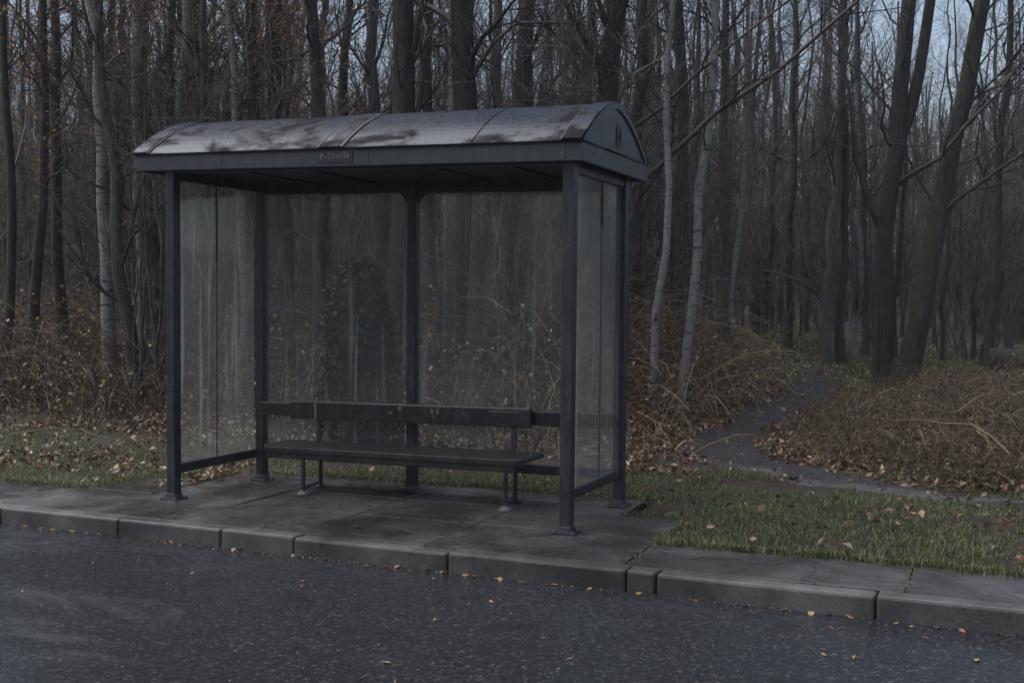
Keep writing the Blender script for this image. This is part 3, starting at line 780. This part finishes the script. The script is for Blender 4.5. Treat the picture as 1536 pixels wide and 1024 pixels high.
# a few blown on to the slabs and heaped along their back edge
x = rng.uniform(-.3, 3.6, 260); y = np.where(rng.random(260) < .75, 1.30 + rng.normal(0, .07, 260), rng.uniform(-.4, 1.3, 260))
mb.leaves(np.stack([x, y, G(x) + .014], 1), rng.uniform(.02, .05, 260), rng, 4.)
x = rng.normal(-.42, .1, 200); y = rng.uniform(.3, 1.3, 200); mb.leaves(np.stack([x, y, G(x) + .02 + rng.uniform(0, .03, 200)], 1), rng.uniform(.03, .07, 200), rng, 1.5)
x, y = scatter(26000, -9, 9, 10, 30, rng); keep = path_d(x, y) > -.05; x, y = x[keep], y[keep]
mb.leaves(np.stack([x, y, ground_z(x, y) + .03], 1), rng.uniform(.05, .10, len(x)), rng, .9)
x, y = scatter(9000, 2, 7, 1.5, 14, rng); pd = path_d(x, y); keep = (pd < .02) & (rng.random(len(x)) < .25 + .5 * ss(-.25, 0, pd)); x, y = x[keep], y[keep]
mb.leaves(np.stack([x, y, ground_z(x, y) + .045], 1), rng.uniform(.02, .055, len(x)), rng, 2.5, rng.uniform(0, .75, len(x)))
x = rng.uniform(-6, 9, 1500); y = KY - .006 - np.abs(rng.normal(0, .03, 1500)); k = fbm(x * 2.4, x * 0, 15) > rng.uniform(.25, .75, 1500); x, y = x[k], y[k]
mb.leaves(np.stack([x, y, G(x) - .112 + .03 * (1 - ((y + 4.2) / 3.4) ** 2) * ss(KY, -1.6, y)], 1), rng.uniform(.008, .026, len(x)), rng, 3., rng.uniform(0, .8, len(x)))
x = rng.uniform(-2, 7, 420); y = rng.uniform(-3.6, -.95, 420)
mb.leaves(np.stack([x, y, G(x) - .1105 + .03 * (1 - ((y + 4.2) / 3.4) ** 2) * ss(KY, -1.6, y)], 1), rng.uniform(.008, .03, 420), rng, 6., rng.uniform(0, .95, 420), .3)
tag(mb.build('leaf_litter', MAT['litter']), 'brown fallen leaves matted under the trees and over the verge', 'leaf litter', kind='stuff')

def canes(mb, x, y, ln, rise, r, rng, K=7, tint=None):
    n = len(x); p = np.stack([x, y, ground_z(x, y) - .02], 1); a = rng.uniform(0, 6.283, n)
    e = rng.uniform(rise[0], rise[1], n); out = [p]; droop = rng.uniform(.25, .55, n)
    for k in range(K - 1):
        d = np.stack([np.cos(a) * np.cos(e), np.sin(a) * np.cos(e), np.sin(e)], 1)
        q = out[-1] + d * (ln / (K - 1))[:, None]
        q[:, 2] = np.maximum(q[:, 2], ground_z(q[:, 0], q[:, 1]) + .01)
        out.append(q); e = e - droop + rng.normal(0, .12, n); a = a + rng.normal(0, .22, n)
    P = np.stack(out, 1); Rr = r[:, None] * np.linspace(1, .35, K)[None]
    mb.tubes(P, Rr, 3, tint if tint is not None else rng.uniform(0, 1, n) ** 1.5); return P
# brambles: the left bank, behind the shelter and just right of it
st = MB(); lv = MB()
x, y = scatter(24000, -17, 3.0, 2.8, 12, rng)
f = fbm(x * .6, y * .6, 91)
keep = (rng.random(len(x)) < np.clip((f - .25) / .2, 0.2, 1) * ss(3.0, 4.7, y + .9 * (fbm(x * .7, y * 0, 4) - .5))) & (path_side(x, y) < -.35 - .25 * rng.random(len(x)))
x, y = x[keep], y[keep]; n = len(x)
P = canes(st, x, y, rng.uniform(.6, 2.6, n) * (.6 + .8 * f[keep]) * (.62 + .6 * ss(3., 6., y)) * (1 - .5 * ss(.4, 1.6, x - .05 * y)), (.8, 1.57), rng.uniform(.002, .0065, n), rng)
pts = P[:, 1:].reshape(-1, 3); pick = rng.choice(len(pts), int(len(pts) * .42), replace=False); pts = pts[pick] + rng.normal(0, .035, (len(pick), 3))
green = fbm(pts[:, 0] * .8, pts[:, 1] * .8, 95)
lv.leaves(pts, rng.uniform(.03, .085, len(pts)), rng, .5, np.clip(rng.normal(.42, .26, len(pts)) + 1.5 * (green - .48), 0, 1), .7)
bram = st.build('brambles', MAT['bramble_stem']); tag(bram, 'tangle of brown and yellow green brambles on the bank behind the shelter', 'brambles', kind='stuff')
lv.build('foliage', MAT['bramble_leaf'], bram)
# dead bracken: the mound right of the path
st = MB(); lv = MB()
x, y = scatter(16000, 3.0, 11, 2.35, 12.5, rng)
f = fbm(x * .8, y * .8, 101)
dn = ss(0., .5, path_d(x, y)) * (path_side(x, y) > 0) * ss(12.5, 9, y) * np.clip((f - .2) / .2, .25, 1) * ss(2.2, 3., y + .25 * (x - 5))
keep = rng.random(len(x)) < dn
x, y = x[keep], y[keep]; n = len(x)
near = ss(.1, 1.5, path_d(x, y)) 
P = canes(st, x, y, rng.uniform(.3, 1.05, n) * (.6 + .7 * f[keep]) * (.3 + 1.05 * near), (.5, 1.5), rng.uniform(.0016, .005, n), rng)
B, rB = branches(P, np.full(P.shape[:2], .003), 7, .2, 1, (.10, .36), (.5, 1.2), -.25, rng, 4, .7, .0012, .0025, .25)
st.tubes(B, rB, 3, rng.uniform(0, 1, len(B)))
pts = np.concatenate([B[:, 1:].reshape(-1, 3)]); pick = rng.choice(len(pts), int(len(pts) * .20), replace=False); pts = pts[pick]
lv.leaves(pts, rng.uniform(.02, .06, len(pts)), rng, .3, None, .3)
brk = st.build('bracken', MAT['bracken']); tag(brk, 'collapsed heap of dead rust brown bracken right of the muddy path', 'bracken', kind='stuff')
lv.build('foliage', MAT['bracken'], brk)

# fallen leaves one can count, on the road
lm = []
for k in range(5):
    b = MB(); n = 7; ln = .045; w = .4 + .1 * k
    V = [(-ln * .5, 0, 0)]
    for i in range(1, 5):
        t = i / 5; ww = math.sin(math.pi * t ** .8) * ln * w * .5; V += [(-ln * .5 + ln * t, -ww, .002 + .005 * (k % 3) * abs(t - .5)), (-ln * .5 + ln * t, ww, .004 + .004 * (k % 2))]
    V += [(ln * .5, 0, .004), (ln * .62, .003, .002)]
    b.add(V, [[1, 3, 4, 2], [3, 5, 6, 4], [5, 7, 8, 6]], [[0, 1, 2], [7, 9, 8], [9, 10, 8]], [.02 + .2 * k] * len(V)); lm.append(b.mesh('fallen_leaf', MAT['kleaf']))
def roadz(x, y): return float(G(x)) - .1155 + .03 * (1 - ((y + 4.2) / 3.4) ** 2) * float(ss(KY, -1.6, y))
gut = [(-.9 + .092 * k + rnd.uniform(-.06, .06), KY - .012 - abs(rnd.gauss(0, .022))) for k in range(76)]
for k in range(76):
    x, y = gut[k]
    o = bpy.data.objects.new('fallen_leaf', lm[rnd.randrange(5)]); COL.objects.link(o)
    s = rnd.uniform(.5, 1.1); o.scale = (s, s, s); o.location = (x, y, roadz(x, y) + .004); o.rotation_euler = (rnd.uniform(-.5, .5), rnd.uniform(-.4, .4), rnd.uniform(0, 6.28))
    tag(o, 'small tan fallen leaf lying in the gutter against the kerb', 'leaf', 'fallen leaves along the gutter')
for k in range(64):
    x, y = rnd.uniform(.6, 6.2), rnd.uniform(-3.3, -1.0)
    if rnd.random() < .3: y = rnd.uniform(-1.5, -.95)
    o = bpy.data.objects.new('fallen_leaf', lm[rnd.randrange(5)]); COL.objects.link(o)
    s = rnd.uniform(.3, .85); o.scale = (s * rnd.uniform(1, 1.5), s * rnd.uniform(.5, 1), s); o.location = (x, y, roadz(x, y) + .004); o.rotation_euler = (rnd.uniform(-.25, .25), rnd.uniform(-.2, .2), rnd.uniform(0, 6.28))
    tag(o, 'single fallen leaf flattened on the open wet asphalt away from the kerb', 'leaf', 'fallen leaves scattered over the road')

# ------------------------------------------------------------------ the wood
rng = np.random.default_rng(5)
FOOT = lambda px, dep: place(px, dep)
def single(name, px0, px1, dep, wpx, bark, label, seed, height=None, **kw):
    r = np.random.default_rng(seed); h = height or 13
    me = tree_mesh(r, wpx * dep / FPX, h, MAT[bark], lean_for(px0, px1, dep, h), **kw)
    cat = 'birch tree' if bark == 'birch' else 'tree'
    return add_tree(name, FOOT(px0, dep), 0, 1, me, label, cat)

BK = dict(n1=16, n2=7, n3=5, crown0=.2, blen=(.8, 1.8), up=.05, droop=True, twigtint=(0, .6), flare=.12)
single('birch_tree', 168, 143, 15.4, 23, 'birch', 'pale birch with dark scars, leftmost of the two birches left of the shelter', 1, **BK)
single('birch_tree', 216, 200, 15.8, 22, 'birch', 'pale birch rising just left of the shelter\'s front post', 2, wob=.07, **BK)
single('birch_tree', 272, 272, 16.0, 23, 'birch', 'straight pale birch behind the left end of the shelter roof', 3, **BK)
single('birch_tree', 432, 427, 19., 10, 'birch', 'very thin pale birch showing above the left half of the roof', 4, **BK)
single('birch_tree', 972, 988, 12.9, 13, 'birch', 'thin pale birch close to the right end of the shelter', 5, **BK)
single('birch_tree', 1020, 1054, 13.1, 16, 'birch', 'blotchy pale birch leaning right between the shelter and the path', 6, **BK)
single('birch_tree', 1098, 1108, 20, 9, 'birch', 'thin pale birch stem left of the far end of the path', 8, **BK)
single('birch_tree', 668, 664, 17, 14, 'birch', 'pale birch seen through the right half of the back glass', 9, **BK)
single('birch_tree', 365, 350, 14.5, 13, 'birch', 'pale birch seen through the left side glass', 10, **BK)

DK = dict(n1=22, n2=8, n3=5, crown0=.25, blen=(1.2, 2.6), up=.08)
orange = dict(leaves=420, leafmat=MAT['beech_leaf'])
single('dark_tree', 385, 381, 15, 21, 'bark', 'dark tree with orange leaves behind the left part of the roof', 21, leaves=6500, leafmat=MAT['beech_leaf'], **DK)
single('dark_tree', 318, 322, 15.2, 13, 'bark_grey', 'slim tree thick with orange leaves behind the left end of the roof', 33, leaves=5200, leafmat=MAT['beech_leaf'], **DK)
single('dark_tree', 474, 474, 14, 23, 'bark', 'straight dark trunk left of the roof\'s middle seam', 22, **DK)
single('dark_tree', 598, 600, 13.2, 44, 'bark', 'thick mossy dark trunk left of the pair above the middle of the roof', 23, **DK)
single('dark_tree', 648, 645, 17.5, 21, 'bark', 'slim dark trunk between two thick mossy trunks', 24, **DK)
single('dark_tree', 690, 689, 13.4, 45, 'bark', 'thick mossy dark trunk right of the pair above the middle of the roof', 25, **DK)
single('dark_tree', 742, 746, 18.5, 18, 'bark_grey', 'slim grey trunk right of the thick mossy pair', 26, **DK)
single('dark_tree', 784, 818, 15, 32, 'bark', 'dark trunk leaning right above the right half of the roof', 27, **DK)
single('dark_tree', 868, 876, 19.5, 20, 'bark', 'slim dark trunk above the right post of the shelter', 28, **DK)
r2 = RIGHT; 
def limb(px0, z0, dep, pts):
    """limb given as (sideways m, towards lens m, height m) steps from the trunk"""
    return [np.array([RIGHT[0] * a - FWD[0] * b, RIGHT[1] * a - FWD[1] * b, z]) for a, b, z in pts]
single('dark_tree', 922, 928, 13.6, 40, 'bark', 'stout dark tree behind the roof\'s right end with a long limb sweeping right', 29,
       extra=[(limb(0, 0, 0, [(.05, .1, 2.6), (.55, .5, 2.95), (1.3, .9, 3.75), (2.1, 1.2, 4.3), (3.0, 1.5, 5.0), (3.6, 1.6, 5.9)]), .045),
              (limb(0, 0, 0, [(.05, 0, 3.4), (1.0, .3, 4.2), (2.0, .5, 5.0), (3.2, .8, 6.0)]), .03)], **DK)
single('dark_tree', 1008, 1014, 16.5, 21, 'bark', 'dark trunk standing behind the birches right of the shelter', 30, **DK)
single('dark_tree', 1084, 1082, 20, 18, 'bark_grey', 'grey trunk behind the left edge of the path', 31, **DK)
BIG = dict(n1=26, n2=8, n3=5, crown0=.2, limb=.2, blen=(1.8, 4.2), up=.10, wob=.06)
single('dark_tree', 1322, 1335, 18.6, 30, 'bark', 'big upright forked tree, upright one of the two joined at the foot in the clearing', 41, height=15, flare=.45,
       fork=[(4.0, 1.5, .7, .75)], extra=[(limb(0, 0, 0, [(-.05, .1, 2.6), (-.5, .3, 3.5), (-.55, .3, 4.4), (-.9, .4, 5.4), (-1.0, .4, 6.5)]), .06),
              (limb(0, 0, 0, [(.1, .1, 3.4), (.7, .4, 4.0), (1.5, .8, 5.0), (2.5, 1.0, 6.0)]), .05)], **BIG)
single('dark_tree', 1349, 1468, 18.4, 33, 'bark', 'big dark tree leaning right from the foot of the forked tree', 42, height=15, flare=.45,
       extra=[(limb(0, 0, 0, [(.62, .1, 2.9), (1.1, .3, 3.4), (1.9, .6, 4.1), (2.8, .8, 4.5)]), .05), (limb(0, 0, 0, [(.9, .1, 4.4), (1.5, .3, 5.2), (2.4, .5, 5.9)]), .05)], **BIG)
single('dark_tree', 1262, 1268, 22, 14, 'bark', 'slim dark trunk left of the big forked tree', 43, **DK)
single('dark_tree', 1296, 1284, 24, 13, 'bark_grey', 'slim grey trunk just left behind the forked tree', 44, **DK)
single('dark_tree', 1476, 1512, 23, 15, 'bark', 'slim dark tree leaning right near the right edge of the wood', 45, **DK)
single('dark_tree', 1180, 1184, 23, 14, 'bark', 'slim dark trunk beyond the far end of the path', 46, **DK)
for k, (a, b, d, w, lab) in enumerate([
        (18, 10, 16.5, 15, 'dark trunk at the wood\'s left edge nearest the road'), (62, 66, 17, 16, 'dark slim trunk second from the wood\'s left edge'),
        (104, 96, 17.5, 18, 'dark ivy grown trunk left of both pale birches'), (246, 250, 17, 16, 'dark trunk right behind the front left shelter post')]):
    single('dark_tree', a, b, d, w, 'bark', lab, 60 + k, leaves=700, leafmat=MAT['beech_leaf'], **DK)

# trees further in: a few kinds, then copies
protos = []
for k in range(7):
    r = np.random.default_rng(200 + k)
    bark = ['bark', 'bark_grey', 'bark', 'birch', 'bark', 'bark_grey', 'bark'][k]
    lf = dict(leaves=900, leafmat=MAT['beech_leaf']) if k in (2, 6) else {}
    protos.append((bark, k in (2, 6), tree_mesh(r, .17 + .05 * (k % 3), 13, MAT[bark], (r.uniform(-.9, .9), r.uniform(-.6, .6)), n1=24, n2=8, n3=5, crown0=.1, blen=(1.0, 2.6), wob=.07, flare=.2, twigtint=(0, .75), **lf)))
saps = []
for k in range(5):
    r = np.random.default_rng(300 + k)
    lf = dict(leaves=260, leafmat=MAT['beech_leaf']) if k == 1 else {}
    saps.append((k == 1, tree_mesh(r, .05, 5.2, MAT['bark_grey'], (r.uniform(-.7, .7), r.uniform(-.7, .7)), n1=14, n2=6, n3=5, crown0=.06, blen=(.6, 1.6), wob=.06, flare=.1,
                 fork=[(.3, r.uniform(-.9, .9), r.uniform(-.9, .9), .8), (.3, r.uniform(-.9, .9), r.uniform(-.9, .9), .7)], twigtint=(.1, 1.))))
LB = {'bark': 'bare dark trunk, one of many alike deep in the dim wood', 'bark_grey': 'bare greyish trunk, one of many alike deep in the dim wood', 'birch': 'distant pale birch, one of several alike deep in the wood'}
made = {}
def spread(n, dlo, dhi, mind, seed, ok):
    r = np.random.default_rng(seed); out = []; tries = 0
    while len(out) < n and tries < 20000:
        tries += 1
        px = r.uniform(-120, 1640); d = math.sqrt(r.uniform(dlo ** 2, dhi ** 2)); x, y = at(px, d)
        if not ok(px, d, x, y): continue
        if any((x - a) ** 2 + (y - b) ** 2 < mind ** 2 for a, b, _ in out): continue
        out.append((x, y, px))
    return out
def wood_ok(px, d, x, y):
    if path_d([x], [y])[0] < .5 or y < 4.5: return False
    if px > 1040 and d < 21: return False
    if 450 < px < 770 and (d < 19 or gap.random() < .3): return False
    return True
gap = np.random.default_rng(4)
r = np.random.default_rng(17)
for (x, y, px) in spread(160, 14.5, 42, .75, 9, wood_ok):
    pool = [0, 1, 2, 3, 4, 5, 6]
    if px > 650: pool = [0, 1, 3, 4, 5, 0, 1, 4]
    k = pool[r.integers(len(pool))]
    if k == 3 and r.random() < .5: k = 4
    bark, lfy, me = protos[k]
    lab = LB[bark] if not lfy else 'dark tree still holding orange leaves, one of several alike deep in the wood'
    grp = {'bark': 'dark trunks deep in the wood', 'bark_grey': 'greyish trunks deep in the wood', 'birch': 'birches deep in the wood'}[bark] if not lfy else 'orange leaved trees deep in the wood'
    add_tree('birch_tree' if bark == 'birch' else 'woodland_tree', (x, y, float(ground_z(x, y))), r.uniform(0, 6.28), r.uniform(.75, 1.2) if px < 1000 else r.uniform(.75, 1.05) if px < 1265 else r.uniform(.5, .85), me, lab, 'tree', grp)
def sap_ok(px, d, x, y):
    if path_d([x], [y])[0] < .4 or y < 5.2: return False
    if px > 1060 and d < 22 and not (d > 17 and px < 1230): return False
    if 930 < px < 1090 and d < 14.5: return False
    if 480 < px < 770 and gap.random() < .65: return False
    return True
for (x, y, px) in spread(120, 12, 30, .6, 13, sap_ok) + spread(34, 10.3, 14.5, .5, 14, lambda px, d, x, y: px < 330 and y > 4.4) + spread(26, 10.8, 14, .5, 15, lambda px, d, x, y: (400 < px < 520 or 780 < px < 930) and y > 5):
    k = int(r.integers(5))
    if px > 700 and k == 1: k = 2
    lfy, me = saps[k]
    add_tree('sapling', (x, y, float(ground_z(x, y))), r.uniform(0, 6.28), r.uniform(.7, 1.25), me,
             'young multi stemmed sapling with orange leaves among the wood\'s trunks' if lfy else 'bare thin multi stemmed sapling among the trunks of the wood', 'sapling', 'orange leaved saplings in the wood' if lfy else 'bare saplings in the wood')

# ivy covered stump seen through the left half of the back glass
x, y = at(540, 10.6); z = float(ground_z(x, y))
r = np.random.default_rng(77)
e = empty('ivy_stump', (x, y, z), 'tall round topped stump smothered in dark ivy behind the left back glass', 'stump')
mb = MB(); P = wander(r, np.array([0, 0, -.2]), np.array([.05, 0, 1.75]), 9, .02); mb.tubes(P, np.linspace(.26, .2, 9), 12, cap=True); o = mb.build('trunk', MAT['bark'], e, True)
mb = MB(); n = 5200; t = r.uniform(0, 1, n) ** .8; a = r.uniform(0, 6.283, n); zz = t * 1.98
rad = .36 * np.sqrt(np.clip(1 - ((zz - .7) / 1.3).clip(0, 1) ** 2.4, 0, 1)) * (1 + .16 * np.sin(3 * a + 2 * zz)) * r.uniform(.75, 1.1, n)
mb.leaves(np.stack([rad * np.cos(a), rad * np.sin(a), zz], 1), r.uniform(.04, .08, n), r, .2, None, .9); mb.build('foliage', MAT['ivy'], e)

# fallen log at the right edge, broken sticks
x, y = at(1592, 21); z = float(ground_z(x, y))
mb = MB(); P = wander(r, np.array([-1.3, .3, .22]), np.array([1.6, -.1, .3]), 10, .03); mb.tubes(P, np.linspace(.27, .22, 10), 12, cap=True)
o = mb.build('fallen_log', MAT['bark'], None, True); o.location = (x, y, z); tag(o, 'dark fallen log lying in the grass at the wood\'s right edge', 'log')
for k, (px, d, ln, az, lab) in enumerate([(1120, 9.6, .9, .4, 'pale curved dead branch beside the muddy path left edge'), (1400, 8.0, 1.3, 2.6, 'long pale stick lying over the bracken in front'), (1490, 9.2, 1.0, .9, 'pale stick lying over the bracken at its right side'),
                                          (80, 11, 1.4, .2, 'pale branch lying in the brambles left of the birches')]):
    x, y = at(px, d); z = float(ground_z(x, y)); dx, dy = math.cos(az), math.sin(az)
    t = np.linspace(-.5, .5, 8)[:, None]
    P = np.array([dx, dy, 0]) * t * ln + np.array([0, 0, 1]) * (.30 + .22 * np.cos(t * 2.6)) + r.normal(0, .02, (8, 3))
    mb = MB(); mb.tubes(P, np.linspace(.008, .003, 8), 6, [.7]); o = mb.build('dead_branch', MAT['bramble_stem'], None, True); o.location = (x, y, z - (.25 if px < 1200 else 0.0)); tag(o, lab, 'branch')

# the wood beyond, one mass
r = np.random.default_rng(99)
tb = MB(); cb = MB()
n = 900; pts = [(r.uniform(-45, 50), r.uniform(-34, -12)) for _ in range(260)]; n += 260      # unseen trees across the lane, added to darken reflections and front faces
while len(pts) < n:
    px = r.uniform(-500, 3300) if r.random() < .55 else r.uniform(-250, 1780); d = math.sqrt(r.uniform(36 ** 2, 80 ** 2))  # part of the spread lies out of frame, added for the glass reflections
    if 470 < px < 760 and r.random() < .2: continue
    pts.append(at(px, d))
for (x, y) in pts:
    h = r.uniform(7.5, 13); z = float(ground_z(x, y))
    P = wander(r, np.array([x, y, z - .3]), np.array([x + r.normal(0, .6), y + r.normal(0, .6), z + h]), 8, .08)
    q = r.uniform(.06, .19) * np.linspace(1, .25, 8); tb.tubes(P, q, 6)
    B1, r1 = branches(P[None], q[None], 20, .02, .98, (1.2, 3.2), (.4, 1.1), .08, r, 5, .4, .012, .04, .22, .3)
    B2, r2 = branches(B1, r1, 9, .1, 1, (.5, 1.6), (.35, 1.), .04, r, 4, .6, .007, .02, .25, .5)
    cb.tubes(B1, r1, 3, r.uniform(0, .8, len(B1))); cb.tubes(B2, r2, 3, r.uniform(0, .8, len(B2)))
fw = tb.build('far_woods', MAT['bark_grey'], None, True); tag(fw, 'dense dim bare wood filling the distance behind the nearer trees, plus unseen trees added across the lane', 'woods', kind='stuff')
cb.build('crown', MAT['twig'], fw, True)

# ------------------------------------------------------------------ air, light, camera
HAZE = 0.0009
if HAZE:
    mb = MB(); mb.box(-110, 60, -40, 110, -6, 16)
    n = N('wood_air'); v = n('ShaderNodeVolumePrincipled'); v.inputs['Color'].default_value = (.8, .85, 1, 1); v.inputs['Density'].default_value = HAZE
    n.link(v.outputs[0], n.out.inputs['Volume'])
    tag(mb.build('haze', n.m), kind='stuff')

w = bpy.data.worlds.new('World'); scene.world = w; w.use_nodes = True
nt = w.node_tree; bg = nt.nodes['Background']
sky = nt.nodes.new('ShaderNodeTexSky'); sky.sky_type = 'NISHITA'; sky.sun_disc = False
SUN_EL, SUN_AZ = R(64), R(250)
sky.sun_elevation = SUN_EL; sky.sun_rotation = SUN_AZ; sky.air_density = 1.2; sky.dust_density = 1.2; sky.ozone_density = 1.5
hs = nt.nodes.new('ShaderNodeHueSaturation'); hs.inputs['Saturation'].default_value = .75
nt.links.new(sky.outputs[0], hs.inputs['Color']); nt.links.new(hs.outputs[0], bg.inputs['Color']); bg.inputs['Strength'].default_value = .05
sd = bpy.data.lights.new('sun', 'SUN'); sd.energy = 1.5; sd.angle = R(70); sd.color = (1, .985, .965)
so = bpy.data.objects.new('sun', sd); COL.objects.link(so)
dirv = Vector((math.sin(SUN_AZ) * math.cos(SUN_EL), math.cos(SUN_AZ) * math.cos(SUN_EL), math.sin(SUN_EL)))
so.rotation_euler = dirv.to_track_quat('Z', 'Y').to_euler(); so.location = (0, -10, 20)

cd = bpy.data.cameras.new('camera'); cam = bpy.data.objects.new('camera', cd); COL.objects.link(cam)
cd.sensor_width = 36; cd.lens = FPX / 1536 * 36; cd.clip_start = .1; cd.clip_end = 1500
m = Matrix.Identity(4)
for i in range(3):
    m[i][0] = RIGHT[i]; m[i][1] = UP[i]; m[i][2] = -FWD[i]; m[i][3] = CAM[i]
cam.matrix_world = m
scene.camera = cam
scene.view_settings.view_transform = 'Standard'; scene.view_settings.look = 'None'; scene.view_settings.gamma = 1
scene.view_settings.exposure = 1.5
scene.cycles.use_denoising = True; scene.cycles.max_bounces = 8; scene.cycles.transparent_max_bounces = 12; scene.cycles.diffuse_bounces = 3; scene.cycles.glossy_bounces = 3
